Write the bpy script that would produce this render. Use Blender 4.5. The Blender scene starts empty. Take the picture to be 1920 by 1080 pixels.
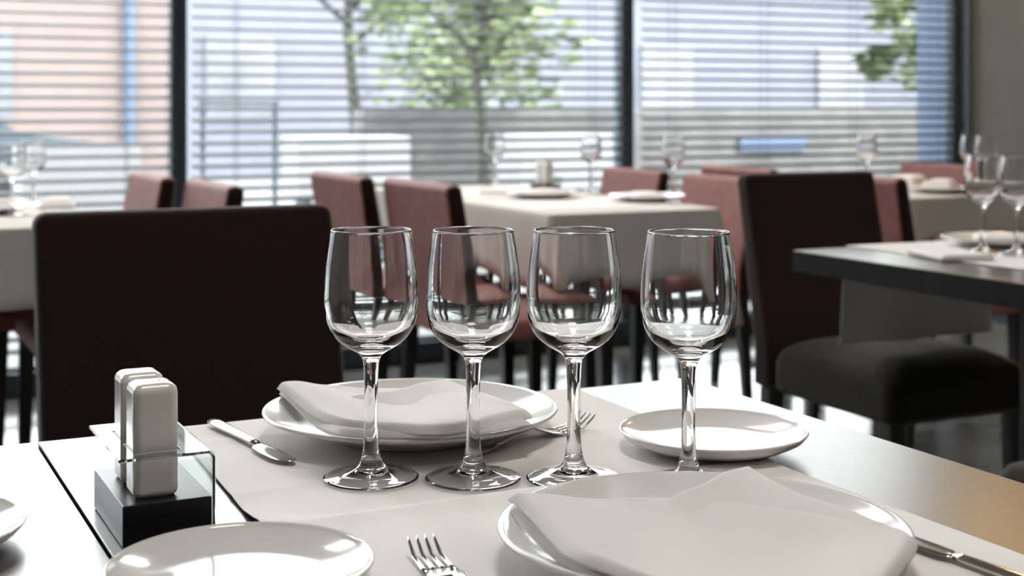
import bpy, bmesh, math, random
from mathutils import Vector, Matrix
from math import sin, cos, pi, radians, sqrt
random.seed(7)
S = bpy.context.scene
COL = S.collection

# ------------------------------------------------------------------ camera, sky, sun, lights
TH = radians(26.0)            # the room is turned 26 degrees to the lens axis
CT, ST = cos(TH), sin(TH)
CAMZ, F, Y0 = 1.053, 2667.0, 200.0
cd = bpy.data.cameras.new('camera'); cam = bpy.data.objects.new('camera', cd); COL.objects.link(cam)
cam.location = (0, 0, CAMZ); cam.rotation_euler = (pi/2, 0, -TH)
cd.sensor_width = 36.0; cd.lens = 50.0; cd.shift_y = -340.0/1920.0
cd.clip_start = 0.05; cd.clip_end = 200
cd.dof.use_dof = True; cd.dof.focus_distance = 1.13; cd.dof.aperture_fstop = 8.0
S.camera = cam

w = bpy.data.worlds.new('world'); S.world = w; w.use_nodes = True
bg = w.node_tree.nodes['Background']; bg.inputs[0].default_value = (0.92, 0.975, 0.99, 1); bg.inputs[1].default_value = 7.5

sd = bpy.data.lights.new('sun', 'SUN'); sd.energy = 3.0; sd.angle = radians(2); sd.color = (1, .95, .88)
so = bpy.data.objects.new('sun', sd); COL.objects.link(so)
so.rotation_euler = Vector((-0.25, 0.55, -0.8)).to_track_quat('-Z', 'Y').to_euler(); so.location = (0, -4, 8)

def area(name, loc, sx, sy, energy, color=(1, 1, 1), target=(0, 0, -1)):
    l = bpy.data.lights.new(name, 'AREA'); l.shape = 'RECTANGLE'; l.size = sx; l.size_y = sy
    l.energy = energy; l.color = color
    o = bpy.data.objects.new(name, l); COL.objects.link(o); o.location = loc
    o.rotation_euler = Vector(target).to_track_quat('-Z', 'Y').to_euler()
    return o

FILL_PANELS = [(0.5, -0.9, 2.5), (2.6, -0.9, 2.5), (0.5, 0.75, 12), (2.6, 0.75, 1.5), (0.2, 4.6, 26), (2.3, 4.6, 30)]   # unseen fill panels, added to brighten the tables and room
WARM = [(4.95, 5.0, 14), (4.95, 4.2, 5), (4.95, 3.2, 1), (4.95, 1.9, 1)]                            # warm downlights by the right wall
CEIL_Z = 3.2
for x, y, e in FILL_PANELS:
    area('fill_light', (x, y, CEIL_Z - .035), .56, .56, e, (1, .96, .91))
for x, y, e in WARM:
    area('warm_light', (x, y, CEIL_Z - .035), .14, .14, e, (1, .62, .28))

vs = S.view_settings
vs.view_transform = 'Standard'; vs.look = 'None'; vs.gamma = 1; vs.use_curve_mapping = False; vs.exposure = 0.4
S.cycles.max_bounces = 14; S.cycles.transmission_bounces = 14; S.cycles.glossy_bounces = 6
S.cycles.transparent_max_bounces = 16; S.cycles.sample_clamp_indirect = 6

# ------------------------------------------------------------------ helpers
def px(x, y, z):
    """point of the room at height z seen at pixel x, y"""
    D = F*(CAMZ - z)/(y - Y0); X = (x - 960)/F*D
    return (X*CT + D*ST, -X*ST + D*CT)

def pd(x, D):
    X = (x - 960)/F*D
    return (X*CT + D*ST, -X*ST + D*CT)

def mat(name, col, rough=.5, metal=0., spec=.5, noise=0., nscale=40., col2=None, bump=0., bscale=200., coat=0., coat_r=.05, sheen=0., ior=1.5, trans=0., stretch=(1, 1, 1)):
    m = bpy.data.materials.new(name); m.use_nodes = True
    nt = m.node_tree; b = nt.nodes['Principled BSDF']
    b.inputs['Base Color'].default_value = (*col, 1); b.inputs['Roughness'].default_value = rough
    b.inputs['Metallic'].default_value = metal; b.inputs['Specular IOR Level'].default_value = spec
    b.inputs['Coat Weight'].default_value = coat; b.inputs['IOR'].default_value = ior
    b.inputs['Coat Roughness'].default_value = coat_r
    b.inputs['Transmission Weight'].default_value = trans
    if sheen:
        b.inputs['Sheen Weight'].default_value = sheen; b.inputs['Sheen Roughness'].default_value = .4
    tc = nt.nodes.new('ShaderNodeTexCoord'); mp = nt.nodes.new('ShaderNodeMapping'); mp.inputs['Scale'].default_value = stretch
    nt.links.new(tc.outputs['Object'], mp.inputs[0])
    if noise or col2:
        n = nt.nodes.new('ShaderNodeTexNoise'); n.inputs['Scale'].default_value = nscale; n.inputs['Detail'].default_value = 6
        nt.links.new(mp.outputs[0], n.inputs['Vector'])
        r = nt.nodes.new('ShaderNodeValToRGB')
        c2 = col2 or tuple(min(1, c*(1+noise)) for c in col)
        c1 = col if col2 else tuple(c*(1-noise) for c in col)
        r.color_ramp.elements[0].color = (*c1, 1); r.color_ramp.elements[1].color = (*c2, 1)
        r.color_ramp.elements[0].position = .35; r.color_ramp.elements[1].position = .65
        nt.links.new(n.outputs['Fac'], r.inputs[0]); nt.links.new(r.outputs[0], b.inputs['Base Color'])
    if bump:
        n2 = nt.nodes.new('ShaderNodeTexNoise'); n2.inputs['Scale'].default_value = bscale; n2.inputs['Detail'].default_value = 3
        nt.links.new(mp.outputs[0], n2.inputs['Vector'])
        bp = nt.nodes.new('ShaderNodeBump'); bp.inputs['Strength'].default_value = bump; bp.inputs['Distance'].default_value = .002
        nt.links.new(n2.outputs['Fac'], bp.inputs['Height']); nt.links.new(bp.outputs[0], b.inputs['Normal'])
    return m

def glass_mat(name, col=(1, 1, 1), ior=1.5, rough=0.):
    m = bpy.data.materials.new(name); m.use_nodes = True; nt = m.node_tree
    nt.nodes.remove(nt.nodes['Principled BSDF'])
    g = nt.nodes.new('ShaderNodeBsdfGlass'); g.inputs['Color'].default_value = (*col, 1); g.inputs['IOR'].default_value = ior; g.inputs['Roughness'].default_value = rough
    nt.links.new(g.outputs[0], nt.nodes['Material Output'].inputs[0]); return m

def pane_mat(name, tint=(1, 1, 1)):
    m = bpy.data.materials.new(name); m.use_nodes = True; nt = m.node_tree
    nt.nodes.remove(nt.nodes['Principled BSDF'])
    t = nt.nodes.new('ShaderNodeBsdfTransparent'); t.inputs[0].default_value = (*tint, 1)
    g = nt.nodes.new('ShaderNodeBsdfGlossy'); g.inputs['Roughness'].default_value = .02
    fr = nt.nodes.new('ShaderNodeFresnel'); fr.inputs[0].default_value = 1.45
    mx = nt.nodes.new('ShaderNodeMixShader')
    nt.links.new(fr.outputs[0], mx.inputs[0]); nt.links.new(t.outputs[0], mx.inputs[1]); nt.links.new(g.outputs[0], mx.inputs[2])
    nt.links.new(mx.outputs[0], nt.nodes['Material Output'].inputs[0]); return m

def emit_mat(name, col, s):
    m = bpy.data.materials.new(name); m.use_nodes = True; b = m.node_tree.nodes['Principled BSDF']
    b.inputs['Emission Color'].default_value = (*col, 1); b.inputs['Emission Strength'].default_value = s
    b.inputs['Base Color'].default_value = (.8, .8, .8, 1); return m

M = {}
M['wall'] = mat('olive_grey_plaster', (.175, .178, .158), .8, noise=.05, nscale=8, bump=.1)
M['plaster'] = mat('pale_plaster', (.62, .60, .56), .8, noise=.04, nscale=6)
M['brown'] = mat('brown_panelling', (.14, .09, .055), .6, noise=.2, nscale=6, stretch=(1, 1, .1))
M['ceil'] = mat('white_ceiling', (.50, .49, .47), .9, noise=.03, nscale=5)
M['floor'] = mat('polished_floor', (.17, .185, .19), .16, spec=.9, ior=1.6, noise=.12, nscale=3)
M['frame'] = mat('dark_window_metal', (.07, .10, .13), .45, noise=.1, nscale=20)
M['slat'] = mat('blind_metal', (.020, .038, .050), .5, noise=.05, nscale=10)
M['pane'] = pane_mat('window_glass')
M['table'] = mat('dark_laminate', (.035, .03, .026), .29, spec=.65, ior=1.75, col2=(.06, .05, .042), nscale=30, stretch=(1, 12, 1), bump=.012, bscale=1500)
M['edge'] = mat('black_edge_band', (.010, .009, .008), .6, spec=.12, noise=.2)
M['darkwood'] = mat('black_stained_wood', (.012, .010, .009), .4, noise=.3, nscale=40, stretch=(1, 1, .1))
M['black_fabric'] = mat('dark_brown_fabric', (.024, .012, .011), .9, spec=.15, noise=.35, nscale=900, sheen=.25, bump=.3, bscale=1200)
M['seat_fabric'] = mat('dark_olive_fabric', (.022, .019, .012), .9, spec=.15, noise=.3, nscale=900, sheen=.3, bump=.3, bscale=1200)
M['red'] = mat('maroon_leather', (.25, .10, .088), .6, spec=.3, noise=.12, nscale=25, bump=.08, bscale=300)
M['cloth'] = mat('white_linen', (.80, .772, .762), .9, spec=.2, noise=.02, nscale=8, bump=.15, bscale=1500)
M['mat'] = mat('offwhite_paper_cloth', (.78, .75, .735), .85, spec=.2, noise=.025, nscale=7, bump=.9, bscale=11)
M['tcloth'] = mat('ivory_tablecloth', (.62, .60, .565), .9, spec=.2, noise=.03, nscale=6)
M['porc'] = mat('white_porcelain', (.76, .74, .725), .12, spec=.5, coat=.15)
M['shak'] = mat('white_ceramic', (.74, .71, .68), .16, spec=.5, coat=.4)
M['steel'] = mat('polished_steel', (.62, .60, .57), .12, metal=1., noise=.03, nscale=60)
M['glass'] = glass_mat('clear_glass', (1, 1, 1), 1.5)
M['acryl'] = glass_mat('smoked_acrylic', (.86, .88, .86), 1.49)
M['blackwood'] = mat('black_lacquered_wood', (.008, .009, .012), .34, spec=.35, noise=.4, nscale=60, bump=.1, bscale=500)
M['hole'] = mat('dark_hole', (.01, .01, .01), .9)
M['filld'] = emit_mat('fill_diffuser', (1, .95, .88), 4)  # glow of the added fill panels
M['warmd'] = emit_mat('warm_diffuser', (1, .62, .28), 14)
M['tin'] = mat('white_lamp_trim', (.8, .8, .8), .4, noise=.02)
# outside
M['paving'] = mat('pale_paving', (0.140, 0.140, 0.140), .9, noise=.1, nscale=3)
M['lilac'] = mat('white_render', (.150, .158, .192), .9, noise=.04, nscale=2)
M['peach'] = mat('peach_render', (.185, .145, .135), .9, noise=.05, nscale=2)
M['bgrey'] = mat('blue_grey_render', (0.088, 0.119, 0.184), .9, noise=.05, nscale=2)
M['stone'] = mat('beige_stone', (.112, .108, .108), .9, noise=.15, nscale=5)
M['white'] = mat('white_paint', (.26, .265, .275), .7, noise=.03, nscale=4)
M['leaf'] = mat('green_leaves', (.10, .145, .065), .5, col2=(.20, .245, .12), nscale=3)
M['bark'] = mat('brown_bark', (.05, .055, .04), .9, noise=.4, nscale=20)
M['car'] = mat('dark_car_paint', (.06, .08, .10), .3, noise=.1, nscale=3)
M['winglass'] = mat('dark_window_glass', (0.158, 0.166, 0.184), .15, noise=.1, nscale=3)
M['rubber'] = mat('black_rubber', (.015, .015, .015), .8, noise=.2)
M['bread'] = mat('toasted_bread', (.55, .36, .18), .85, noise=.25, nscale=30, bump=.3)

def mesh_ob(name, me_or_bm, m, parent=None, smooth=True):
    if isinstance(me_or_bm, bmesh.types.BMesh):
        me = bpy.data.meshes.new(name); bmesh.ops.recalc_face_normals(me_or_bm, faces=me_or_bm.faces[:]) ; me_or_bm.to_mesh(me); me_or_bm.free()
    else:
        me = me_or_bm
    if smooth:
        for p in me.polygons: p.use_smooth = True
    if m: me.materials.append(m)
    o = bpy.data.objects.new(name, me); COL.objects.link(o)
    if parent: o.parent = parent
    if smooth == 'auto':
        try:
            me.set_sharp_from_angle(angle=radians(40))
        except Exception: pass
        wn = o.modifiers.new('normals', 'WEIGHTED_NORMAL'); wn.keep_sharp = True; wn.weight = 100
    return o

def tag(o, label, cat, group=None, kind=None):
    o['label'] = label; o['category'] = cat
    if group: o['group'] = group
    if kind: o['kind'] = kind
    return o

def struct(o):
    o['kind'] = 'structure'; return o

def thing(name, loc, rz, label, cat, group=None):
    o = bpy.data.objects.new(name, None); COL.objects.link(o); o.location = loc; o.rotation_euler = (0, 0, rz)
    o.empty_display_size = .05
    return tag(o, label, cat, group)

def dup(src, loc, rz, label, group=None, scale=None):
    r = src.copy(); COL.objects.link(r); r.location = loc; r.rotation_euler = (0, 0, rz); r['label'] = label
    if group: r['group'] = group
    if scale: r.scale = scale
    for ch in list(src.children):
        c = ch.copy(); COL.objects.link(c); c.parent = r
        for g in list(ch.children):
            d = g.copy(); COL.objects.link(d); d.parent = c
    return r

def box(bm, x0, x1, y0, y1, z0, z1, bev=0., seg=3):
    mtx = Matrix.Translation(((x0+x1)/2, (y0+y1)/2, (z0+z1)/2)) @ Matrix.Diagonal((x1-x0, y1-y0, z1-z0, 1))
    r = bmesh.ops.create_cube(bm, size=1, matrix=mtx)
    if bev:
        es = list({e for v in r['verts'] for e in v.link_edges})
        bmesh.ops.bevel(bm, geom=es, offset=bev, segments=seg, profile=.5, affect='EDGES', clamp_overlap=True)

def boxob(name, b, m, parent=None, bev=0., seg=3):
    bm = bmesh.new(); box(bm, *b, bev, seg); return mesh_ob(name, bm, m, parent, 'auto' if bev else False)

def loft(bm, rings, cap0=True, cap1=True):
    vs = [[bm.verts.new(p) for p in r] for r in rings]
    n = len(rings[0])
    for a, b in zip(vs, vs[1:]):
        for i in range(n):
            bm.faces.new((a[i], a[(i+1) % n], b[(i+1) % n], b[i]))
    if cap0: bm.faces.new(vs[0][::-1])
    if cap1: bm.faces.new(vs[-1])
    return vs

def rrect(w, d, r, z, cx=0., cy=0., k=5):
    out = []
    for (sx, sy, a0) in ((1, 1, 0), (-1, 1, pi/2), (-1, -1, pi), (1, -1, 3*pi/2)):
        for i in range(k+1):
            a = a0 + pi/2*i/k
            out.append((cx + sx*(w/2-r) + r*cos(a), cy + sy*(d/2-r) + r*sin(a), z))
    return out

def circle(r, z, n=48, cx=0., cy=0.):
    return [(cx + r*cos(2*pi*i/n), cy + r*sin(2*pi*i/n), z) for i in range(n)]

def lathe(bm, prof, n=64):
    """prof: (r, z) points; r == 0 closes with a fan"""
    prev = None
    for r, z in prof:
        cur = [bm.verts.new((0, 0, z))] if r < 1e-7 else [bm.verts.new(p) for p in circle(r, z, n)]
        if prev:
            if len(prev) == 1 and len(cur) > 1:
                for i in range(n): bm.faces.new((prev[0], cur[(i+1) % n], cur[i]))
            elif len(cur) == 1 and len(prev) > 1:
                for i in range(n): bm.faces.new((prev[i], prev[(i+1) % n], cur[0]))
            elif len(cur) > 1:
                for i in range(n): bm.faces.new((prev[i], prev[(i+1) % n], cur[(i+1) % n], cur[i]))
        prev = cur

def catmull(pts, per=6):
    out = []
    P = [pts[0]] + list(pts) + [pts[-1]]
    for i in range(1, len(P)-2):
        p0, p1, p2, p3 = P[i-1:i+3]
        for k in range(per):
            t = k/per
            out.append(tuple(.5*((2*b) + (-a+c)*t + (2*a-5*b+4*c-d)*t*t + (-a+3*b-3*c+d)*t**3) for a, b, c, d in zip(p0, p1, p2, p3)))
    out.append(tuple(pts[-1])); return out

# ------------------------------------------------------------------ room shell
V = 5.45; UR = 5.16; UL = -3.6; VB = -3.2
bm = bmesh.new(); box(bm, UL-.2, UR+.2, VB-.2, V+.12, -.12, 0); struct(mesh_ob('floor', bm, M['floor'], None, False))
bm = bmesh.new(); box(bm, UL-.2, UR+.2, VB-.2, V+.12, CEIL_Z, CEIL_Z+.15); struct(mesh_ob('ceiling', bm, M['ceil'], None, False))
# right wall: shiplap-like horizontal joints, a real relief
bm = bmesh.new(); box(bm, UR+.015, UR+.2, VB-.2, V+.12, 0, CEIL_Z)
for k in range(21):
    box(bm, UR, UR+.016, VB-.2, V+.0, .0003+k*.152, .1517+k*.152, .0006, 1)
struct(mesh_ob('wall_right', bm, M['wall'], None, False))
bm = bmesh.new(); box(bm, UL-.2, UL, VB-.2, V+.12, 0, CEIL_Z); struct(mesh_ob('wall_left', bm, M['plaster'], None, False))
# back wall
bm = bmesh.new()
box(bm, UL, UR, VB-.2, VB, 0, CEIL_Z)
struct(mesh_ob('wall_back', bm, M['brown'], None, False))
bm = bmesh.new(); box(bm, UL, UR, V-.04, V+.1, 3.05, CEIL_Z); struct(mesh_ob('wall_front', bm, M['plaster'], None, False))
boxob('baseboard_right', (UR-.015, UR, VB, V-.1, 0, .09), M['frame'])['kind'] = 'structure'

# ------------------------------------------------------------------ window wall
MULL = [-2.72, -.745, 1.235, 3.215, 5.13]
for i in range(4):
    a, b = MULL[i], MULL[i+1]
    fr = bpy.data.objects.new('window_%d' % (i+1), None); COL.objects.link(fr); fr.location = ((a+b)/2, V, 0); struct(fr)
    hw = (b-a)/2
    bm = bmesh.new()
    box(bm, -hw, -hw+.03, -.03, .05, 0, 3.05, .003, 1); box(bm, hw-.03, hw, -.03, .05, 0, 3.05, .003, 1)
    box(bm, -hw+.03, hw-.03, -.03, .05, .0, .085, .003, 1); box(bm, -hw+.03, hw-.03, -.03, .05, 2.97, 3.05, .003, 1)
    mesh_ob('window_frame', bm, M['frame'], fr, False)
    boxob('window_pane', (-hw+.03, hw-.03, .005, .013, .085, 2.97), M['pane'], fr)
struct(boxob('trim_1', (MULL[0]-.06, MULL[0], V-.05, V+.06, 0, 3.05), M['frame']))
struct(boxob('trim_2', (5.13, UR, V-.10, V+.06, 0, 3.05), M['frame']))
struct(boxob('wall_window_corner', (UL, MULL[0]-.06, V-.04, V+.1, 0, 3.05), M['plaster']))

def blind(a, b, label):
    t = thing('venetian_blind', ((a+b)/2, V-.075, 0), 0, label, 'window blind', 'venetian blinds along the window wall')
    hw = (b-a)/2 - .035
    P_, tilt, sw = .0436, radians(15), .05
    bm = bmesh.new(); k = 0
    z = 2.92
    while z > .13:
        ring = []
        for (s, off) in ((-1, 0), (-.5, .0028), (0, .0038), (.5, .0028), (1, 0)):
            ring.append((s*sw/2, off))
        top = [(y*cos(tilt) - o*sin(tilt), y*sin(tilt) + o*cos(tilt)) for y, o in ring]
        bot = [(y*cos(tilt) - (o-.0012)*sin(tilt), y*sin(tilt) + (o-.0012)*cos(tilt)) for y, o in ring[::-1]]
        sec = top + bot
        loft(bm, [[(-hw, y, z+q) for y, q in sec], [(hw, y, z+q) for y, q in sec]])
        z -= P_
    mesh_ob('slats', bm, M['slat'], t, 'auto')
    boxob('headrail', (-hw, hw, -.028, .028, 2.95, 3.0), M['slat'], t, .004)
    boxob('bottom_rail', (-hw, hw, -.026, .026, .10, .118), M['slat'], t, .004)
    for f in (-.82, -.28, .28, .82):
        bm = bmesh.new()
        for y in (-.027, .027): box(bm, f*hw-.0012, f*hw+.0012, y-.0006, y+.0006, .118, 2.95)
        mesh_ob('ladder_cord', bm, M['slat'], t, False)
blind(MULL[1], MULL[2], 'blue grey venetian blind in the left window bay, above the table at far left')
blind(MULL[2], MULL[3], 'blue grey venetian blind in the wide middle bay between the two dark mullions')
blind(MULL[3], MULL[4], 'blue grey venetian blind in the right window bay, next to the grey wall')

# ------------------------------------------------------------------ added fill panels, warm downlights
first = None
for x, y, _ in FILL_PANELS:
    lab = 'unseen square fill light panel added on the ceiling'
    if first is None:
        t = first = thing('fill_panel', (x, y, CEIL_Z), 0, lab, 'ceiling light', 'added square fill light panels')
        bm = bmesh.new()
        for b in ((-.31, .31, -.31, -.285), (-.31, .31, .285, .31), (-.31, -.285, -.285, .285), (.285, .31, -.285, .285)):
            box(bm, *b, -.03, 0)
        mesh_ob('frame', bm, M['tin'], t, False); boxob('diffuser', (-.285, .285, -.285, .285, -.025, -.012), M['filld'], t)
    else: dup(first, (x, y, CEIL_Z), 0, lab)
first = None
for x, y, _ in WARM:
    lab = 'small round warm downlight near the right wall'
    if first is None:
        t = first = thing('ceiling_downlight', (x, y, CEIL_Z), 0, lab, 'ceiling light', 'warm ceiling downlights')
        bm = bmesh.new(); lathe(bm, [(.11, 0), (.11, -.012), (.085, -.02), (.085, 0)], 32); mesh_ob('frame', bm, M['tin'], t)
        bm = bmesh.new(); loft(bm, [circle(.084, -.010, 32), circle(.084, -.006, 32)]); mesh_ob('diffuser', bm, M['warmd'], t, False)
    else: dup(first, (x, y, CEIL_Z), 0, lab)

# ------------------------------------------------------------------ chairs
def chair(name, loc, rz, label, group, wdt, dep, ztop, zseat, fab, sfab, crown=.03, th=.075, lean=.05, seat_th=.11, side=None):
    """upholstered dining chair; local +y is the way it faces, origin under the middle of the seat"""
    t = thing(name, loc, rz, label, 'chair', group)
    y0 = -dep/2
    bm = bmesh.new(); rings = []
    zb = zseat - seat_th + .01
    N = 10
    for i in range(N+1):
        f = i/N; z = zb + (ztop-.02-zb)*f
        rings.append(rrect(wdt*(1-.0*f), th*(1-.25*f), .018, z, 0, y0 - lean*max(0, f-.2)/.8 + .0))
    for a in (20, 40, 60, 80):
        ins = .020*(1-cos(radians(a))); rings.append(rrect(wdt-2*ins, th*.75-2*ins*.95, max(.003, .018-ins*.8), ztop-.02+.020*sin(radians(a)), 0, y0-lean))
    bot = [rrect(wdt-.02, th-.02, .012, zb-.006, 0, y0)]
    loft(bm, bot+rings)
    br = mesh_ob('backrest', bm, fab, t, 'auto')
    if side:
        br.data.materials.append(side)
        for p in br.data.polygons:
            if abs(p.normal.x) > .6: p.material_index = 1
    bm = bmesh.new()
    d2 = dep - th/2; cy = (dep/2 + y0 + th/2)/2 + .0
    zt = zseat - .025; zs0 = zseat - seat_th
    rings = [rrect(wdt-.024, d2-.024, .03, zs0, 0, cy), rrect(wdt, d2, .038, zs0+.012, 0, cy), rrect(wdt, d2, .038, zt-.012, 0, cy)]
    for f in (.02, .05, .1, .18, .3, .45, .65, .85):
        rings.append(rrect(wdt*(1-f), d2*(1-f), .038*(1-f*.9), zt + crown*(1-(1-f)**4) + (.012 if f > .03 else .004) - .006, 0, cy))
    loft(bm, rings)
    mesh_ob('seat', bm, sfab, t, 'auto')
    for sx in (-1, 1):
        for sy, yl in ((1, dep/2-.035), (-1, y0+.01)):
            bm = bmesh.new(); xx = sx*(wdt/2-.026); k = -.03 if sy < 0 else 0.01
            loft(bm, [rrect(.03, .03, .004, 0, xx, yl+k, 2), rrect(.042, .042, .004, zs0+.004, xx, yl, 2)])
            mesh_ob('leg', bm, M['darkwood'], t, 'auto')
    return t

gD = 'dark upholstered dining chairs'
c_left = chair('dining_chair', (.527, 1.94, 0), pi, 'large dark brown upholstered dining chair across the near table, behind the shakers', gD, .47, .45, .892, .47, M['black_fabric'], M['seat_fabric'], lean=.09)
c_a = chair('dining_chair', (2.235, 2.575, 0), pi, 'dark brown high-backed chair with olive seat at the dark right-hand table', gD, .40, .47, .889, .485, M['black_fabric'], M['seat_fabric'], crown=.05, lean=.08)
c_c = chair('dining_chair', (1.92, 1.50, 0), 0, 'olive upholstered chair, only its seat corner showing at the lower right edge', gD, .42, .48, .889, .485, M['black_fabric'], M['seat_fabric'])
gR = 'maroon dining chairs in the back of the room'
RT = .845
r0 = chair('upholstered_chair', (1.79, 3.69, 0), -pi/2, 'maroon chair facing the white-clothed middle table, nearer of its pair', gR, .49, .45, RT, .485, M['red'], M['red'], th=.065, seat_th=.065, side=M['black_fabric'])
dup(r0, (1.74, 4.22, 0), -pi/2, 'maroon chair facing the white-clothed middle table, farther of its pair')
dup(r0, (.71, 3.91, 0), pi/2, 'maroon chair right behind the big dark chair, nearer of that pair')
dup(r0, (.65, 4.44, 0), pi/2, 'maroon chair behind the big dark chair, farther of that pair, beside the left mullion')
lo = (.92, 1, .957)
dup(r0, (2.62, 4.83, 0), pi/2, 'pale maroon chair on the far side of the white-clothed middle table', None, lo)
dup(r0, (2.60, 4.20, 0), pi/2, 'maroon chair at the right side of the middle table, left of the tall dark chair', None, lo)
dup(r0, (3.32, 4.34, 0), -pi/2, 'maroon chair turned away toward the far right table, only its top edge showing', None, (.92, 1, .985))
dup(r0, (3.11, 3.46, 0), -pi/2, 'maroon chair just behind the tall dark chair, facing the far right table')
dup(r0, (4.02, 4.65, 0), pi/2, 'maroon chair beyond the far right table, in front of the grey wall', None, lo)

# ------------------------------------------------------------------ tables
def ped_table(name, u0, u1, v0, v1, label, group, m=None, th=.035):
    t = thing(name, ((u0+u1)/2, (v0+v1)/2, 0), 0, label, 'table', group)
    hu, hv = (u1-u0)/2, (v1-v0)/2
    boxob('tabletop', (-hu, hu, -hv, hv, .748, .75), m or M['table'], t, .0006, 1)
    boxob('edge_core', (-hu, hu, -hv, hv, .75-th, .748), M['edge'], t, .0015, 2)
    bm = bmesh.new(); loft(bm, [rrect(.06, .06, .006, .03, k=2), rrect(.06, .06, .006, .75-th, k=2)]); mesh_ob('pedestal', bm, M['darkwood'], t, 'auto')
    bm = bmesh.new(); loft(bm, [rrect(.40, .40, .02, 0), rrect(.40, .40, .02, .018), rrect(.36, .36, .02, .028), rrect(.08, .08, .01, .034)]); mesh_ob('base', bm, M['darkwood'], t, 'auto')
    return t
gT = 'dark laminate restaurant tables'
ped_table('dining_table', .1785, .872, .60, 1.343, 'dark satin table in the foreground, set with four wine glasses', gT)
ped_table('dining_table', -.55, .1755, .60, 1.343, 'dark satin table pushed up against the left of the foreground table', gT)
ped_table('dining_table', 1.85, 2.52, 1.72, 2.44, 'dark table at right with a white runner hanging off it', gT, th=.045)
def leg_table(u0, u1, v0, v1, label):
    t = thing('dining_table', ((u0+u1)/2, (v0+v1)/2, 0), 0, label, 'table', 'tables under white cloths')
    hu, hv = (u1-u0)/2, (v1-v0)/2
    boxob('tabletop', (-hu, hu, -hv, hv, .71, .7455), M['darkwood'], t, .003, 2)
    for sy in (-1, 1):
        y = sy*hv*.62
        bm = bmesh.new(); loft(bm, [rrect(.06, .06, .006, .03, 0, y, k=2), rrect(.06, .06, .006, .71, 0, y, k=2)]); mesh_ob('pedestal', bm, M['darkwood'], t, 'auto')
        bm = bmesh.new(); loft(bm, [rrect(.26, .26, .02, 0, 0, y), rrect(.26, .26, .02, .018, 0, y), rrect(.08, .08, .01, .034, 0, y)]); mesh_ob('base', bm, M['darkwood'], t, 'auto')
def drape(u0, u1, v0, v1, drop, label, corners=(.12, .12, .12, .12), seed=1):
    """corners: how far the cloth drops further at the far right, far left, near left and near right corner"""
    rnd = random.Random(seed)
    cx, cy = (u0+u1)/2, (v0+v1)/2; hu, hv = (u1-u0)/2+.006, (v1-v0)/2+.006
    per = []                                             # perimeter: point, outward normal, cornerness
    n1, n2, nc = 26, 40, 8
    def side(p, q, nrm, n):
        for i in range(n):
            f = i/n; per.append((p[0]+(q[0]-p[0])*f, p[1]+(q[1]-p[1])*f, nrm[0], nrm[1], max(0, 1-min(f, 1-f)*7)))
    def arc(c, a0):
        for i in range(nc):
            a = a0 + pi/2*i/nc
            per.append((c[0]+.012*cos(a), c[1]+.012*sin(a), cos(a), sin(a), 1.0))
    r = .012
    side((hu, -hv+r), (hu, hv-r), (1, 0), n2); arc((hu-r, hv-r), 0)
    side((hu-r, hv), (-hu+r, hv), (0, 1), n1); arc((-hu+r, hv-r), pi/2)
    side((-hu, hv-r), (-hu, -hv+r), (-1, 0), n2); arc((-hu+r, -hv+r), pi)
    side((-hu+r, -hv), (hu-r, -hv), (0, -1), n1); arc((hu-r, -hv+r), 3*pi/2)
    bm = bmesh.new(); rings = []
    ph = rnd.random()*6
    rings.append([(x*.5, y*.5, .7485) for x, y, *_ in per])
    rings.append([(x*.98, y*.98, .7485) for x, y, *_ in per])
    rings.append([(x*1.0, y*1.0, .7470) for x, y, *_ in per])
    for k, f in enumerate((.03, .12, .3, .55, .8, 1.0)):
        ring = []
        for j, (x, y, nx, ny, c) in enumerate(per):
            s = x*11 - y*9
            cd_ = corners[(0 if x > 0 else 1) if y > 0 else (2 if x < 0 else 3)]
            wav = .006*sin(s*1.9+ph)+.004*sin(s*4.1+1)
            out = .004 + f*(.010 + wav + .055*c*c*cd_/.12)
            ring.append((x+nx*out, y+ny*out, .745 - f*(drop + cd_*c*c*.9)))
        rings.append(ring)
    vs_ = loft(bm, rings, True, False)
    o = mesh_ob('tablecloth', bm, M['tcloth'], None, 'auto'); o.location = (cx, cy, 0)
    md = o.modifiers.new('thick', 'SOLIDIFY'); md.thickness = .0015; md.offset = 1
    tag(o, label, 'tablecloth', 'white tablecloths'); return o
leg_table(1.86, 2.42, 3.56, 5.02, 'cloth-covered table in the middle of the room, its legs showing below')
drape(1.86, 2.42, 3.56, 5.02, .215, 'white cloth draped over the middle table near the windows', (.03, .03, .03, .14), 2)
leg_table(-.15, .60, 3.75, 5.0, 'cloth-covered table at far left, behind the big dark chair')
drape(-.15, .60, 3.75, 5.0, .20, 'white cloth draped over the far left table', (.03, .1, .1, .03), 3)
leg_table(3.27, 3.84, 3.68, 5.0, 'cloth-covered table at far right behind the tall dark chair')
drape(3.27, 3.84, 3.68, 5.0, .13, 'white cloth draped over the far right table by the wall', (.03, .03, .03, .03), 4)

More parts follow.
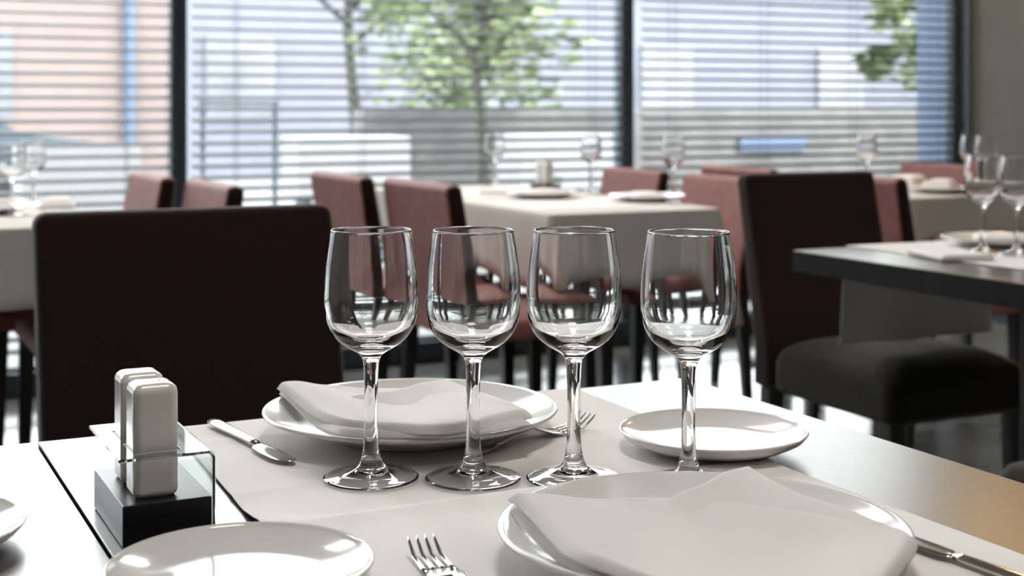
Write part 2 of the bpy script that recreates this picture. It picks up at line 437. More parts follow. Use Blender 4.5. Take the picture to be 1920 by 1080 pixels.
# ------------------------------------------------------------------ cloth sheets on tables
def sheet(name, mtl, pts, nu, nv, th, label, cat, group=None):
    """pts(a, b) -> (x, y, z) of the lower face for a, b in 0..1"""
    bm = bmesh.new()
    g = [[bm.verts.new(pts(i/nu, j/nv)) for j in range(nv+1)] for i in range(nu+1)]
    for i in range(nu):
        for j in range(nv):
            bm.faces.new((g[i][j], g[i+1][j], g[i+1][j+1], g[i][j+1]))
    bm.normal_update()
    if sum(f.normal.z for f in bm.faces) < 0: bmesh.ops.reverse_faces(bm, faces=bm.faces[:])
    me = bpy.data.meshes.new(name); bm.to_mesh(me); bm.free()
    o = mesh_ob(name, me, mtl, None, True)
    md = o.modifiers.new('thick', 'SOLIDIFY'); md.thickness = th; md.offset = 1; md.use_even_offset = False
    bv = o.modifiers.new('soft', 'BEVEL'); bv.width = th*.35; bv.segments = 2; bv.limit_method = 'ANGLE'; bv.angle_limit = radians(50)
    return tag(o, label, cat, group)

TT = .7503
def far_mat(a, b):
    u = .300 + a*.425 - .02*(1-b)*(1-a); v = .955 + b*.384
    z = TT + .0005 + .0004*(sin(a*9+b*4)+1) + .0009*math.exp(-((b-.80-.02*sin(a*5))/.018)**2) + .0009*math.exp(-((b-.33-.10*a)/.02)**2)
    z += .007*max(0, 1-a*9)**2*max(0, 1-abs(b-.06)*6)          # the left edge lifts off the table
    z += .0008*math.exp(-((b-.10+.03*a)/.02)**2)                # a crease across it
    return (u, v, z)
sheet('placemat', M['mat'], far_mat, 60, 50, .0012, 'white table mat under the far place setting and the wine glasses', 'placemat', 'white table mats')
def near_mat(a, b):
    u = .262 + a*.460; v = .612 + b*.378
    z = TT + .0024 + .0008*(sin(a*7+1+b*3)+1)*.5
    z += .0018*math.exp(-((b-1)/.05)**2)
    return (u, v, z)
sheet('placemat', M['mat'], near_mat, 50, 50, .0012, 'white table mat under the near place setting, overlapping the far one', 'placemat', 'white table mats')
# runner over the right table, hanging off its far edge
def runner(a, b):
    u = 2.0 + a*.41
    L = b*.93
    flat = .715
    if L < flat: return (u, 1.735+L, TT + .0006 + .0006*sin(a*8+b*9))
    q = L-flat
    return (u + .012*sin(a*14)*q*2 - .10*q*(1-a)*.6, 2.449 + .006 + .010*sin(a*11)*q*4, TT + .001 - q)
sheet('table_runner', M['mat'], runner, 40, 90, .0014, 'white cloth runner hanging off the far edge of the dark right table', 'table runner')

# ------------------------------------------------------------------ plates
def plate_prof(R, h, well, foot, lip=.0022, inner_drop=.0):
    """closed lathe profile of a plate with rim radius R, rim height h"""
    up = [(0, .0062), (well*.6, .0062), (well*.9, .0068), (well, .0085), (well+.006, .0115)]
    for f in (.25, .5, .75, .93):
        r = well+.006 + (R-.003-well-.006)*f
        up.append((r, .0115 + (h-.0115)*(f**1.15)))
    up += [(R-.0022, h+.0006), (R-.0006, h+.0002), (R, h-.0012), (R-.0008, h-.0026), (R-.003, h-.0036)]
    dn = []
    for f in (.8, .5, .2):
        r = foot+.006 + (R-.004-foot-.006)*f
        dn.append((r, .0035 + (h-.0075)*(f**1.2)))
    dn += [(foot+.003, .0022), (foot+.002, 0), (foot-.002, 0), (foot-.004, .002), (0, .0025)]
    return up + dn
def plate(name, u, v, z, R, h, well, foot, label, group, coupe=False):
    bm = bmesh.new(); lathe(bm, plate_prof(R, h, well, foot), 96)
    o = mesh_ob(name, bm, M['porc']); o.location = (u, v, z); return tag(o, label, 'plate', group)
def coupe_prof(R, h, foot):
    up = [(0, .0055)] + [(R*f, .0055 + (h-.0055)*max(0, (f-.55)/.45)**1.7) for f in (.4, .55, .63, .7, .78, .86, .93, .975)]
    up += [(R-.001, h+.0004), (R, h-.001), (R-.001, h-.0025)]
    dn = [(R*f, max(.0022, h*((f-.5)/.5)**1.5 - .004) if f > .5 else .0022) for f in (.95, .88, .8, .72, .66)]
    dn += [(foot+.003, .0022), (foot+.002, 0), (foot-.002, 0), (foot-.004, .0018), (0, .0022)]
    return up + dn
MZ = TT + .0034     # top of the far mat
NZ = TT + .0048     # top of the near mat
gP = 'white dinner plates'; gS = 'small white side plates'
FPu, FPv = .489, 1.215
NPu, NPv = .522, .785
plate('dinner_plate', FPu, FPv, MZ, .135, .024, .088, .070, 'white dinner plate behind the wine glasses, holding a folded napkin', gP)
plate('dinner_plate', NPu, NPv, NZ, .135, .024, .088, .070, 'white dinner plate in the foreground under the large napkin', gP)
sp_me = None
def side_plate(u, v, z, label):
    global sp_me
    if sp_me is None:
        bm = bmesh.new(); lathe(bm, coupe_prof(.0825, .016, .045), 96)
        sp_me = mesh_ob('side_plate', bm, M['porc']); o = sp_me
    else:
        o = sp_me.copy(); COL.objects.link(o)
    o.location = (u, v, z); return tag(o, label, 'plate', gS)
side_plate(.706, 1.045, MZ+.001, 'small white plate right of the wine glasses, half off the mat')
side_plate(.236, .868, NZ, 'white side plate at the bottom left, in front of the shaker stand')
side_plate(.050, 1.058, TT, 'white side plate on the left table, cut off by the picture edge')

# ------------------------------------------------------------------ napkins: folded linen laid over the plates
def resample(pts, n):
    P = catmull(pts, 8); L = [0]
    for a, b in zip(P, P[1:]): L.append(L[-1] + math.dist(a, b))
    out = []
    for i in range(n+1):
        s = L[-1]*i/n; k = 0
        while k < len(L)-2 and L[k+1] < s: k += 1
        f = (s-L[k])/max(1e-9, L[k+1]-L[k]); out.append(tuple(a+(b-a)*f for a, b in zip(P[k], P[k+1])))
    return out
def coons(c0, c1, d0, d1, n, m):
    """c0: b=0 along a, c1: b=1 along a, d0: a=0 along b, d1: a=1 along b"""
    C0, C1, D0, D1 = resample(c0, n), resample(c1, n), resample(d0, m), resample(d1, m)
    def f(a, b):
        i = round(a*n); j = round(b*m)
        return tuple((1-b)*C0[i][k]+b*C1[i][k]+(1-a)*D0[j][k]+a*D1[j][k]
                     - ((1-a)*(1-b)*C0[0][k]+a*(1-b)*C0[n][k]+(1-a)*b*C1[0][k]+a*b*C1[n][k]) for k in range(len(C0[0])))
    return f
def P3(x, y, z): return (*px(x, y, z), z)
def napkin_piece(bm, c0, c1, d0, d1, th, n=44, m=36, bump=None):
    f = coons(c0, c1, d0, d1, n, m)
    top = []; bot = []
    for i in range(n+1):
        rt, rb = [], []
        for j in range(m+1):
            x, y, z = f(i/n, j/m)
            e = min(i/n, 1-i/n, j/m, 1-j/m)*2
            e = min(1, e/.10); puff = sqrt(max(0, 1-(1-e)**2))
            dz = bump(i/n, j/m) if bump else 0
            rt.append(bm.verts.new((x, y, z + dz + th*puff))); rb.append(bm.verts.new((x, y, z + dz - .0002 - .25*th*puff)))
        top.append(rt); bot.append(rb)
    for i in range(n):
        for j in range(m):
            bm.faces.new((top[i][j], top[i+1][j], top[i+1][j+1], top[i][j+1]))
            bm.faces.new((bot[i][j], bot[i][j+1], bot[i+1][j+1], bot[i+1][j]))
    for i in range(n):
        bm.faces.new((top[i][0], bot[i][0], bot[i+1][0], top[i+1][0])); bm.faces.new((top[i+1][m], bot[i+1][m], bot[i][m], top[i][m]))
    for j in range(m):
        bm.faces.new((top[0][j+1], bot[0][j+1], bot[0][j], top[0][j])); bm.faces.new((top[n][j], bot[n][j], bot[n][j+1], top[n][j+1]))

def napkin(label, pieces):
    bm = bmesh.new()
    for p in pieces: napkin_piece(bm, *p)
    o = mesh_ob('folded_napkin', bm, M['cloth'], None, True)
    sb = o.modifiers.new('soft', 'SUBSURF'); sb.levels = 1; sb.render_levels = 1
    return tag(o, label, 'napkin', 'folded white napkins')

zr = NZ + .0255
wr = lambda a, b: .0012*sin(a*5+b*4)+.0008*sin(b*11-a*3)
# near napkin: lower fold, upper fold, back flap whose corner stands out past the plate
napkin('large folded white napkin on the foreground plate', [
  ([P3(954, 956, zr-.001), P3(972, 982, zr-.004), P3(1008, 1022, zr-.007), P3(1046, 1056, zr-.008), P3(1100, 1086, zr-.007), P3(1180, 1150, zr-.004)],
   [P3(1250, 962, zr), P3(1450, 985, zr-.001), P3(1580, 1015, zr-.001), P3(1700, 1060, zr-.003), P3(1640, 1180, zr-.002)],
   [P3(954, 956, zr-.001), P3(1060, 960, zr), P3(1250, 962, zr)],
   [P3(1180, 1150, zr-.004), P3(1400, 1200, zr-.002), P3(1640, 1180, zr-.002)], .006, 40, 30, wr),
  ([P3(948, 936, zr+.006), P3(976, 957, zr+.005), P3(1028, 1014, zr+.004), P3(1066, 1046, zr+.004), P3(1130, 1068, zr+.004), P3(1250, 1110, zr+.004)],
   [P3(1270, 950, zr+.005), P3(1450, 965, zr+.006), P3(1600, 990, zr+.006), P3(1722, 1022, zr+.004), P3(1660, 1120, zr+.004)],
   [P3(948, 936, zr+.006), P3(1050, 946, zr+.004), P3(1150, 950, zr+.003), P3(1270, 946, zr+.005)],
   [P3(1250, 1110, zr+.004), P3(1440, 1150, zr+.004), P3(1660, 1120, zr+.004)], .007, 44, 36, wr),
  ([P3(1240, 950, zr+.007), P3(1260, 1000, zr+.001), P3(1300, 1060, zr-.003), P3(1330, 1120, zr-.004)],
   [P3(1402, 874, zr+.012), P3(1500, 930, zr+.010), P3(1600, 968, zr+.009), P3(1724, 1021, zr+.005)],
   [P3(1240, 950, zr+.007), P3(1300, 922, zr+.010), P3(1355, 894, zr+.011), P3(1402, 874, zr+.012)],
   [P3(1330, 1120, zr-.004), P3(1480, 1090, zr-.003), P3(1620, 1060, zr), P3(1724, 1021, zr+.005)], .005, 40, 36, wr),
])
zf = MZ + .0255
napkin('folded white napkin on the plate behind the wine glasses', [
  ([P3(522, 738, zf), P3(548, 762, zf-.003), P3(580, 790, zf-.004), P3(632, 812, zf-.002)],
   [P3(650, 742, zf-.001), P3(760, 735, zf), P3(880, 742, zf), P3(1000, 800, zf)],
   [P3(522, 738, zf), P3(580, 738, zf), P3(650, 742, zf-.001)],
   [P3(632, 812, zf-.002), P3(780, 824, zf), P3(900, 815, zf), P3(1000, 800, zf)], .006, 36, 30, wr),
  ([P3(518, 728, zf+.008), P3(550, 755, zf+.004), P3(590, 780, zf+.003), P3(640, 796, zf+.003)],
   [P3(660, 742, zf+.005), P3(800, 742, zf+.006), P3(900, 752, zf+.006), P3(1002, 786, zf+.004)],
   [P3(518, 728, zf+.008), P3(560, 728, zf+.008), P3(610, 735, zf+.006), P3(660, 742, zf+.005)],
   [P3(640, 796, zf+.003), P3(740, 812, zf+.003), P3(820, 818, zf+.003), P3(900, 806, zf+.003), P3(1002, 786, zf+.004)], .007, 40, 34, wr),
  ([P3(640, 752, zf+.007), P3(680, 775, zf+.001), P3(730, 800, zf-.002), P3(790, 808, zf-.003)],
   [P3(842, 713, zf+.012), P3(900, 738, zf+.010), P3(950, 760, zf+.009), P3(1000, 782, zf+.005)],
   [P3(640, 752, zf+.007), P3(720, 742, zf+.011), P3(780, 727, zf+.012), P3(842, 713, zf+.012)],
   [P3(790, 808, zf-.003), P3(860, 808, zf-.002), P3(930, 800, zf+.001), P3(1000, 782, zf+.005)], .005, 36, 30, wr),
])

# ------------------------------------------------------------------ wine glasses
OUT = [(.0325, .2000), (.0336, .1925), (.0350, .1836), (.0366, .172), (.0377, .1614), (.0382, .150), (.0381, .1420), (.0372, .1330), (.0354, .1250), (.0322, .1180), (.0275, .1122), (.0205, .1070),
       (.0130, .1026), (.0090, .0995), (.0071, .0960), (.0063, .0915), (.0057, .0800), (.0054, .0650), (.0053, .0500), (.0055, .0380), (.0061, .0270), (.0072, .0195), (.0088, .0145), (.0112, .0105),
       (.0150, .0080), (.0220, .0058), (.0300, .0040), (.0360, .0029), (.0382, .0020), (.0384, .0012), (.0378, .0003)]
OUT = catmull(OUT, 4)
BASE = [(.0365, .0001), (.0350, .0006), (.0300, .0019), (.0220, .0036), (.0150, .0050), (.0080, .0060), (0, .0063)]
INN = catmull([(0, .1085), (.0090, .1090), (.0170, .1112), (.0245, .1158), (.0300, .1212), (.0333, .1275), (.0352, .1345), (.0362, .1425), (.0364, .150), (.0360, .1614), (.0350, .172), (.0335, .1836), (.0322, .1925), (.0312, .1992)], 4)
LIP = [(.0314, .2003), (.0319, .2006), (.0323, .2004)]
def glass_parts(n=72):
    """one watertight lathe, cut at two rings into bowl, stem and foot with the normals of the whole"""
    prof = INN + LIP + OUT + BASE                      # from the inside bottom up, over the lip, down the outside
    N = len(prof); nrm = []
    for i in range(N):
        a = prof[max(0, i-1)]; b = prof[min(N-1, i+1)]
        tx, tz = b[0]-a[0], b[1]-a[1]; l = math.hypot(tx, tz) or 1
        nrm.append((-tz/l*-1, tx/l*-1))                # fixed below by orientation test
    # outside wall goes down (tz<0): outward normal must have +r
    k_out = len(INN)+len(LIP)+20
    if nrm[k_out][0] < 0: nrm = [(-a, -b) for a, b in nrm]
    nrm[0] = (0, 1); nrm[-1] = (0, -1)
    i1 = len(INN)+len(LIP) + min(range(len(OUT)), key=lambda i: abs(OUT[i][1]-.0985) + (9 if OUT[i][0] > .02 else 0))
    i2 = len(INN)+len(LIP) + min(range(len(OUT)), key=lambda i: abs(OUT[i][1]-.0120) + (9 if OUT[i][0] > .02 else 0))
    res = []
    for name, i0, j0 in (('bowl', 0, i1), ('stem', i1, i2), ('foot', i2, N-1)):
        verts, norms, faces, idx = [], [], [], []
        for i in range(i0, j0+1):
            r, z = prof[i]; nr, nz = nrm[i]
            if r < 1e-7: idx.append([len(verts)]); verts.append((0, 0, z)); norms.append((0, 0, nz))
            else:
                row = []
                for k in range(n):
                    c, s = cos(2*pi*k/n), sin(2*pi*k/n); row.append(len(verts)); verts.append((r*c, r*s, z)); norms.append((nr*c, nr*s, nz))
                idx.append(row)
        for a, b in zip(idx, idx[1:]):
            for k in range(n):
                k2 = (k+1) % n
                if len(a) == 1: f = (a[0], b[k], b[k2])
                elif len(b) == 1: f = (a[k], b[0], a[k2])
                else: f = (a[k], b[k], b[k2], a[k2])
                faces.append(f[::-1])
        me = bpy.data.meshes.new(name); me.from_pydata(verts, [], faces); me.update()
        f0 = me.polygons[len(me.polygons)//2]; c = f0.vertices[0]
        if f0.normal.dot(Vector(norms[c])) < 0: me.flip_normals()
        for p in me.polygons: p.use_smooth = True
        me.normals_split_custom_set_from_vertices([Vector(q).normalized() for q in norms])
        res.append((name, me))
    return res
GP = glass_parts()
g0 = thing('wine_glass', (.400, 1.079, MZ), 0, 'empty wine glass in the front row, standing first from the left', 'wine glass', 'empty wine glasses in a row on the near table')
for nme, me in GP: mesh_ob(nme, me, M['glass'], g0, False)
for me in (m_ for _, m_ in GP):
    for p in me.polygons: p.use_smooth = True
for (x, y, D, lab) in ((.473, 1.041, 0, 'empty wine glass in the front row, second from the left'),
                       (.546, 1.006, 0, 'empty wine glass in the front row, third from the left'),
                       (.620, .952, 0, 'empty wine glass in the front row, rightmost, in front of the small plate')):
    dup(g0, (x, y, MZ), 0, lab)
for i, (y, lab) in enumerate(((3.90, 'white mat on the near end of the middle white table'), (4.55, 'white mat on the window end of the middle white table'))):
    o = boxob('placemat', (-.24, .24, -.20, .20, 0, .0012), M['mat'], None); o.location = (2.13, y, .7502); tag(o, lab, 'placemat', 'white mats on the tables behind')
gB = 'wine glasses on the tables behind'
def bglass(p, z, lab, sc=1.):
    dup(g0, (p[0], p[1], z), 0, lab, gB, (sc, sc, sc))
bglass(pd(1843, 2.93), TT+.002, 'blurred wine glass on the dark right table, left of two')
bglass(pd(1906, 2.88), TT+.002, 'blurred wine glass on the dark right table at the picture edge')
CZ = .7515
bglass(pd(928, 5.42), CZ, 'wine glass on the middle white table, left of its pair, before the window')
bglass(pd(1108, 5.05), CZ, 'wine glass on the middle white table, right of its pair, beside the maroon chair')
bglass(pd(1445, 4.45) if False else pd(1262, 4.75), CZ, 'wine glass at the right edge of the middle white table')
bglass(pd(22, 3.95), CZ, 'wine glass on the far left table at the picture edge')
bglass(pd(62, 4.35), CZ, 'wine glass on the far left table, right of the one at the edge')
bglass(pd(1625, 5.25), CZ, 'wine glass on the far right table, standing before the window')
bglass(pd(1822, 5.05), CZ, 'wine glass on the far right table, in front of the grey wall')
bglass(pd(1850, 4.85), CZ, 'wine glass on the far right table, nearest the grey wall')

# ------------------------------------------------------------------ cutlery
def knife(name, p0, p1, z, label):
    """p0 handle end, p1 blade tip"""
    d = Vector((p1[0]-p0[0], p1[1]-p0[1])); L = d.length; ang = math.atan2(d.y, d.x)
    t = thing(name, (p0[0], p0[1], z), ang, label, 'knife', 'steel table knives')
    hl = L*.60
    bm = bmesh.new(); rings = []
    def sec(x, wy, hz, zc, n=16): return [(x, wy*cos(2*pi*i/n), zc + hz*sin(2*pi*i/n)) for i in range(n)]
    for f, wy, hz in ((0, .003, .0016), (.02, .0062, .0028), (.15, .0068, .0034), (.45, .0055, .0034), (.75, .0044, .0032), (.93, .0042, .003), (1, .0036, .0026)):
        rings.append(sec(hl*f, wy, hz, .0036))
    loft(bm, rings); mesh_ob('handle', bm, M['steel'], t)
    bm = bmesh.new(); rings = []
    for f, y0, y1, hz in ((0, -.0036, .0036, .0016), (.06, -.006, .0055, .0012), (.14, -.0095, .0075, .0010), (.4, -.0105, .0080, .0009), (.7, -.0105, .0082, .0009), (.86, -.0085, .0080, .0008), (.95, -.0045, .0065, .0007), (1, .0005, .003, .0004)):
        x = hl + (L-hl)*f; yc, wy = (y0+y1)/2, (y1-y0)/2
        rings.append([(x, yc+wy*cos(2*pi*i/16), .0032 + hz*sin(2*pi*i/16)) for i in range(16)])
    loft(bm, rings); mesh_ob('blade', bm, M['steel'], t)
def fork(p0, p1, z, label, L=None):
    """p0 tine tips, p1 toward the handle end"""
    d = Vector((p1[0]-p0[0], p1[1]-p0[1])); L = L or d.length; ang = math.atan2(d.y, d.x)
    t = thing('fork', (p0[0], p0[1], z), ang, label, 'fork', 'steel table forks')
    zz = lambda x: .0016 + .010*max(0, 1-x/.022)**1.6 + .0105*math.exp(-((x-.085)/.022)**2)     # tips up, neck arched
    for k in range(4):
        y = (k-1.5)*.0064
        bm = bmesh.new(); rings = []
        for x, wy in ((0, .0006), (.003, .0011), (.015, .0016), (.035, .0019), (.046, .0021)):
            rings.append([(x, y*(.92+.08*x/.046)+wy*cos(a), zz(x)+.0011*sin(a)) for a in [2*pi*i/10 for i in range(10)]])
        loft(bm, rings); mesh_ob('tine', bm, M['steel'], t)
    bm = bmesh.new(); rings = []
    for x, wy in ((.044, .0118), (.052, .0120), (.060, .0105), (.068, .0068), (.078, .0040), (.10, .0033), (.13, .0042), (L-.03, .0066), (L-.006, .0062), (L, .0025)):
        rings.append([(x, wy*cos(a), zz(x)+.0013*sin(a)) for a in [2*pi*i/16 for i in range(16)]])
    loft(bm, rings); mesh_ob('handle', bm, M['steel'], t)
knife('table_knife', px(398, 796, .7535), px(546, 872, .7535), MZ-.0004, 'steel knife on the far mat, between the shaker stand and the plate')
k0 = px(1890, 1105, .757); k1 = px(1655, 1000, .757)
knife('table_knife', (k0[0]+.02, k0[1]-.04), k1, NZ+.0002, 'steel knife tucked beside the large foreground napkin')
f0 = px(789, 1012, .764); 
fork(f0, (f0[0]-.016, f0[1]-.171), NZ-.0004, 'steel fork in the foreground, its tines pointing to the glasses', .175)
f1 = px(1102, 785, .760); f2 = px(1040, 806, .753)
f2 = px(930, 842, .753); fork(f1, f2, MZ-.0004, 'steel fork half hidden behind the third wine glass', .150)

# ------------------------------------------------------------------ shaker stand
t = thing('shaker_stand', (.218, 1.047, TT), 0, 'black shaker stand with a clear bent holder on the near table', 'shaker stand')
boxob('base', (-.031, .031, -.056, .056, 0, .029), M['blackwood'], t, .0012, 2)
def bracket():
    """sheet bent over at the top: up the right side of the base, then across with two square holes"""
    us = [.0, .012, .024, .036]                        # heights up the side
    path = [(.0318, .0), (.0318, .020), (.0318, .040), (.0318, .0565)]
    for a in (30, 60, 90): path.append((.0318-.004+.004*cos(radians(a)), .0565+.004*sin(radians(a))))
    hx = (.0115, -.0215)
    path += [(hx[0], .0605), (hx[1], .0605), (-.034, .0605)]
    vcut = [-.058, -.0448, -.0102, .0008, .0354, .060]
    hole_cols = {(len(path)-3, 1), (len(path)-3, 3)}
    bm = bmesh.new()
    g = [[bm.verts.new((x, y, z)) for y in vcut] for x, z in path]
    for i in range(len(path)-1):
        for j in range(len(vcut)-1):
            if (i, j) in hole_cols: continue
            bm.faces.new((g[i][j], g[i+1][j], g[i+1][j+1], g[i][j+1]))
    o = mesh_ob('bent_holder', bm, M['acryl'], t, False)
    md = o.modifiers.new('thick', 'SOLIDIFY'); md.thickness = .0022; md.offset = 0
    bv = o.modifiers.new('edge', 'BEVEL'); bv.width = .0004; bv.segments = 2; bv.limit_method = 'ANGLE'
bracket()
def shaker(u, v, label):
    t = thing('shaker', (u, v, TT+.029), 0, label, 'shaker', 'white ceramic shakers')
    bm = bmesh.new()
    rings = []
    for z, ins, r in ((0, .0025, .004), (.002, .0006, .005), (.004, 0, .0055), (.072, 0, .0055)):
        rings.append(rrect(.0315-2*ins, .0315-2*ins, r, z, k=6))
    for a in (20, 40, 60, 75, 90):
        ins = .0065*(1-cos(radians(a))); rings.append(rrect(.0315-2*ins, .0315-2*ins, max(.002, .0055-ins*.4), .0725+.0065*sin(radians(a)), k=6))
    rings.append(rrect(.008, .008, .002, .0793, k=6))
    loft(bm, rings); mesh_ob('body', bm, M['shak'], t, 'auto')
    for k in range(3):
        bm = bmesh.new(); loft(bm, [circle(.0009, .0791, 10, (k-1)*.005, 0), circle(.0009, .0794, 10, (k-1)*.005, 0)]); mesh_ob('pour_hole', bm, M['hole'], t, False)
    return t
shaker(.213, 1.020, 'white ceramic shaker in the stand, nearer of the two')
shaker(.213, 1.0655, 'white ceramic shaker in the stand, behind the nearer one')

# ------------------------------------------------------------------ things on the tables behind
def bplate(name, p, z, R, lab, m=None):
    bm = bmesh.new(); lathe(bm, plate_prof(R, .020, R*.65, R*.5), 48); o = mesh_ob(name, bm, M['porc']); o.location = (p[0], p[1], z)
    tag(o, lab, 'plate', 'white plates on the tables behind'); return o
def bnapkin(p, z, rz, lab, sx=.17, sy=.10, h=.018):
    bm = bmesh.new(); n = 14; rings = []
    for i, f in enumerate((1, 1.02, .98, .8, .5)):
        zz = (0, .006, .011, h*.85, h)[i]
        rings.append([(x*f, y*f*(1-.25*(x/sx+.5)*(i > 1)), zz + .002*sin(x*40)) for x, y, _ in rrect(sx, sy, .012, 0)])
    loft(bm, rings); o = mesh_ob('folded_napkin', bm, M['cloth'], None, 'auto'); o.location = (p[0], p[1], z); o.rotation_euler = (0, 0, rz)
    return tag(o, lab, 'napkin', 'folded napkins on the tables behind')
PZ = .0118
p = pd(1018, 4.72); bplate('dinner_plate', p, CZ, .125, 'white plate on the middle table below the shaker set'); bnapkin(p, CZ+PZ, .3, 'folded napkin on the plate of the middle table, left')
p = pd(1212, 4.55); bplate('dinner_plate', p, CZ, .125, 'white plate at the right of the middle white table'); bnapkin(p, CZ+PZ, 1.2, 'folded napkin on the right-hand plate of the middle table')
p = pd(945, 5.0); bnapkin((p[0], p[1]), CZ, .9, 'white napkin lying on the left edge of the middle table', .2, .14, .02)
p = pd(60, 3.95); p = (p[0]-.12, p[1]+.12)
bplate('dinner_plate', p, CZ, .12, 'white plate on the far left table'); bnapkin(p, CZ+PZ, .5, 'folded napkin on the plate of the far left table', .16, .1, .03)
p = pd(120, 4.28); bnapkin((p[0]-.02, p[1]), CZ, 1.4, 'white napkin at the right edge of the far left table', .16, .1, .03)
p = (2.29, 2.30); bplate('dinner_plate', p, TT+.0022, .12, 'white plate on the dark right table behind the wine glasses'); bnapkin(p, TT+.0022+PZ, .8, 'folded napkin on the plate of the dark right table', .15, .1, .014)
bnapkin((2.04, 2.18), TT+.0022, 1.3, 'white napkin lying on the near part of the dark right table', .16, .11, .012)
p = (2.17, 1.98); bplate('side_plate', p, TT+.0022, .085, 'small plate at the right picture edge on the dark table')
# far right table
p = pd(1765, 5.0); bplate('dinner_plate', p, CZ, .12, 'white plate on the far right table'); bnapkin(p, CZ+PZ, .6, 'folded napkin on the plate of the far right table', .16, .11, .035)
p = pd(1705, 5.25); bnapkin((p[0], p[1]), CZ, .4, 'white napkin at the left end of the far right table', .16, .12, .05)
# small shaker sets on white tables
def mini_set(p, lab):
    t = thing('shaker_stand', (p[0], p[1], CZ), 0, lab, 'shaker stand', 'shaker stands on the tables behind')
    boxob('base', (-.031, .031, -.056, .056, 0, .029), M['blackwood'], t, .0012, 2)
    boxob('holder', (.032, .034, -.058, .058, 0, .06), M['acryl'], t)
    for y in (-.025, .02):
        boxob('shaker', (-.019, .0125, y-.016, y+.016, .029, .108), M['shak'], t, .005)
mini_set(pd(1022, 5.02), 'small shaker stand on the middle white table')

# ------------------------------------------------------------------ outside
def out_struct(name, b, m): return struct(boxob(name, b, m))
out_struct('ground_outside', (-30, 40, V+.15, 60, -.30, -.14), M['paving'])
# a facade across the street
fv = 24.0
fac = thing('apartment_building', (2, fv, -.14), 0, 'pale building with peach lower panels across the street', 'building')
boxob('wall', (-22, 26, 0, 4, 0, 3.7), M['lilac'], fac)
boxob('roof_edge', (-22.2, 26.2, -.3, 4.2, 3.7, 3.9), M['white'], fac)
boxob('peach_panel', (-9.0, 3.4, -.06, 0.01, 0, 3.2), M['peach'], fac)
for k in range(9):
    x = -17 + k*4.3
    bm = bmesh.new(); box(bm, x-.6, x+.6, -.09, .03, 1.0, 2.4); mesh_ob('window', bm, M['winglass'], fac, False)
for k in range(4):
    x = -5.2 + k*2.6
    boxob('pillar', (x-.09, x+.09, -.25, -.06, 0, 3.4), M['bgrey'], fac)
# low stone wall and hedge trough, planters
tag(boxob('garden_wall', (4.2, 17, 11.5, 11.8, -.14, 1.02), M['stone'], None, .02), 'low beige stone wall outside the right window', 'wall')
tag(boxob('wall_plaque', (8.05, 8.85, 11.44, 11.49, .62, .76), M['bgrey'], None, .005), 'blue grey plaque on the low stone wall outside', 'plaque')
tag(boxob('entrance_pier', (6.05, 6.75, 6.15, 6.75, -.14, 3.4), M['bgrey'], None, .01), 'blue grey pier outside the right end of the windows', 'pier')
for i, (a, b, v_, z0, z1, lab) in enumerate(((560, 770, 9.5, .50, .84, 'white planter box outside, left of the middle window'), (975, 1150, 9.5, .50, .84, 'white planter box outside, right of the middle window'), (40, 265, 8.6, .42, .83, 'white planter box outside the left window'))):
    # v_ is the distance into the street; ends follow the view rays at that depth
    def u_at(x):
        t_ = (x-960)/F; Dd = v_/(CT - t_*ST); return Dd*(t_*CT + ST)
    ua, ub = u_at(a), u_at(b)
    t = thing('planter_box', ((ua+ub)/2, v_, -.14), 0, lab, 'planter', 'white planter boxes outside')
    hw = (ub-ua)/2
    boxob('box', (-hw, hw, 0, .4, z0-.1+.14, z1+.14), M['white'], t, .01)
    for sx in (-1, 1): boxob('leg', (sx*(hw-.1)-.03, sx*(hw-.1)+.03, .1, .3, 0, z0-.1+.14), M['frame'], t)
# railing
rl = thing('terrace_railing', (1.2, 7.6, -.14), 0, 'dark thin terrace railing outside the middle window', 'railing')
def ur(x, v_):
    t_ = (x-960)/F; Dd = v_/(CT - t_*ST); return Dd*(t_*CT + ST) - 1.2
x1 = ur(515, 7.6); x0_ = ur(-60, 7.6)
boxob('top_rail', (x1-.42, x1+.02, -.012, .012, 1.20, 1.22), M['frame'], rl)
for k in range(2): boxob('post', (x1-k*.40-.012, x1-k*.40+.012, -.012, .012, 0, 1.20), M['frame'], rl)
# parked car at far left
def car(u, v, label):
    t = thing('parked_car', (u, v, -.14), 0, label, 'car')
    bm = bmesh.new()
    sec = [(-2.1, .35), (-2.15, .62), (-1.95, .78), (-1.1, .86), (-.55, 1.32), (.6, 1.38), (1.25, .92), (1.95, .84), (2.1, .6), (2.05, .35)]
    loft(bm, [[(x, -.78, z) for x, z in sec], [(x, -.85, z*.98+.01) for x, z in sec], [(x, .85, z*.98+.01) for x, z in sec]][1:])
    mesh_ob('body', bm, M['car'], t, False)
    bm = bmesh.new(); sec = [(-.92, .93), (-.5, 1.27), (.55, 1.32), (1.05, .95)]
    loft(bm, [[(x, -.862, z) for x, z in sec], [(x, .862, z) for x, z in sec]]); mesh_ob('window', bm, M['winglass'], t, False)
    for x in (-1.3, 1.35):
        for y in (-.80, .80):
            bm = bmesh.new(); bmesh.ops.create_cone(bm, cap_ends=True, segments=28, radius1=.32, radius2=.32, depth=.2, matrix=Matrix.Translation((x, y, .32)) @ Matrix.Rotation(pi/2, 4, 'X')); mesh_ob('wheel', bm, M['rubber'], t, False)
car(.6, 16.0, 'dark car parked across the street, seen through the left blind')
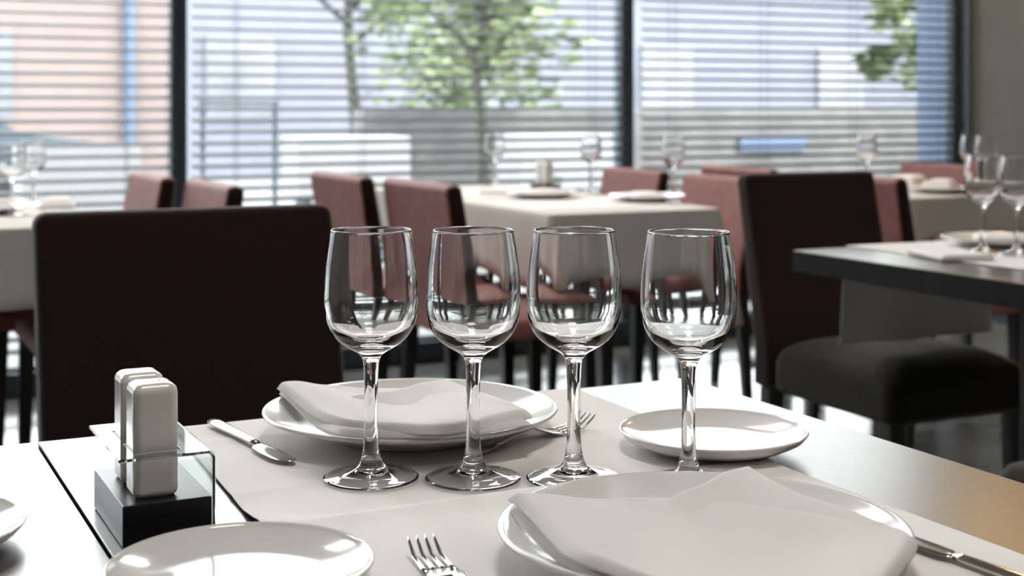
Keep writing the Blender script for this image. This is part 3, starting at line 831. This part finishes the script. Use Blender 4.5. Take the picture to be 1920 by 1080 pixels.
# trees
def tree(u, v, h, r, label, n=2600, seed=1, zc=None, sq=1., sh=0., tw=.13, ls=1.):
    rnd = random.Random(seed)
    t = thing('tree', (u, v, -.14), 0, label, 'tree', 'leafy trees outside')
    zc = zc or h
    bm = bmesh.new(); pts = [(0, 0, 0), (.05, .02, h*.3), (-.04, .03, h*.6), (.02, 0, zc)]
    loft(bm, [circle(tw*(1-.2*i), p_[2], 10, p_[0], p_[1]) for i, p_ in enumerate(pts)])
    for k in range(7):
        a = k*2.4; z0 = zc*(.55+.05*k); e = Vector((sh*.8+cos(a)*r*.7, sin(a)*r*.7, z0+r*.6))
        ring = []
        for f in (0, .5, 1): c = Vector((0, 0, z0)).lerp(e, f); ring.append(circle(.05*(1-f*.7), c.z, 6, c.x, c.y))
        loft(bm, ring)
    mesh_ob('trunk', bm, M['bark'], t, True)
    vs_, fs = [], []
    blobs = [(sh+rnd.uniform(-1, 1)*r*.75, rnd.uniform(-1, 1)*r*.75, zc+rnd.uniform(-.9, .9)*r*sq, rnd.uniform(.25, .5)*r) for _ in range(16)]
    for i in range(n):
        bx, by, bz, br = rnd.choice(blobs)
        d = Vector((rnd.gauss(0, 1), rnd.gauss(0, 1), rnd.gauss(0, 1))).normalized()*br*rnd.random()**.4
        c = Vector((bx, by, bz))+d; s = rnd.uniform(.05, .10)*ls
        q = Matrix.Rotation(rnd.random()*6.3, 3, 'Z') @ Matrix.Rotation(rnd.uniform(-1.2, 1.2), 3, 'X')
        b0 = len(vs_)
        for x, y, z in ((-1, 0, 0), (-.3, .45, .08), (.5, .38, .05), (1.1, 0, -.05), (.5, -.38, .05), (-.3, -.45, .08)): vs_.append(tuple(c + q @ Vector((x*s, y*s, z*s))))
        fs.append(tuple(range(b0, b0+6)))
    me = bpy.data.meshes.new('crown'); me.from_pydata(vs_, [], fs); mesh_ob('crown', me, M['leaf'], t, False)
def at_v(x, v_):
    t_ = (x-960)/F; Dd = v_/(CT - t_*ST); return Dd*(t_*CT + ST)
tree(at_v(660, 13.5), 13.5, 3.3, 1.5, 'leafy green tree outside, seen through the middle blind left of centre', 3000, 3, tw=.08)
tree(at_v(900, 10.8), 10.8, 2.7, 1.05, 'leafy green tree outside, seen through the middle blind right of centre', 2600, 5, tw=.06)
tree(at_v(1755, 9.2), 9.2, 2.1, .36, 'small leafy tree outside, beside the blue grey pier', 480, 8, None, 2.2, -.30, .05)
tree(at_v(1176, 14), 14, 4.7, 2.0, 'unseen tall tree added outside to green the table reflection, trunk behind the mullion between the middle and right blinds', 500, 12, None, .8, 1.6, .07, 1.9)  # crown added out of view to green and dim the table's reflection
tree(at_v(850, 18), 18, 1.6, 1.3, 'low green bushy tree outside at the far side of the street', 2200, 9)
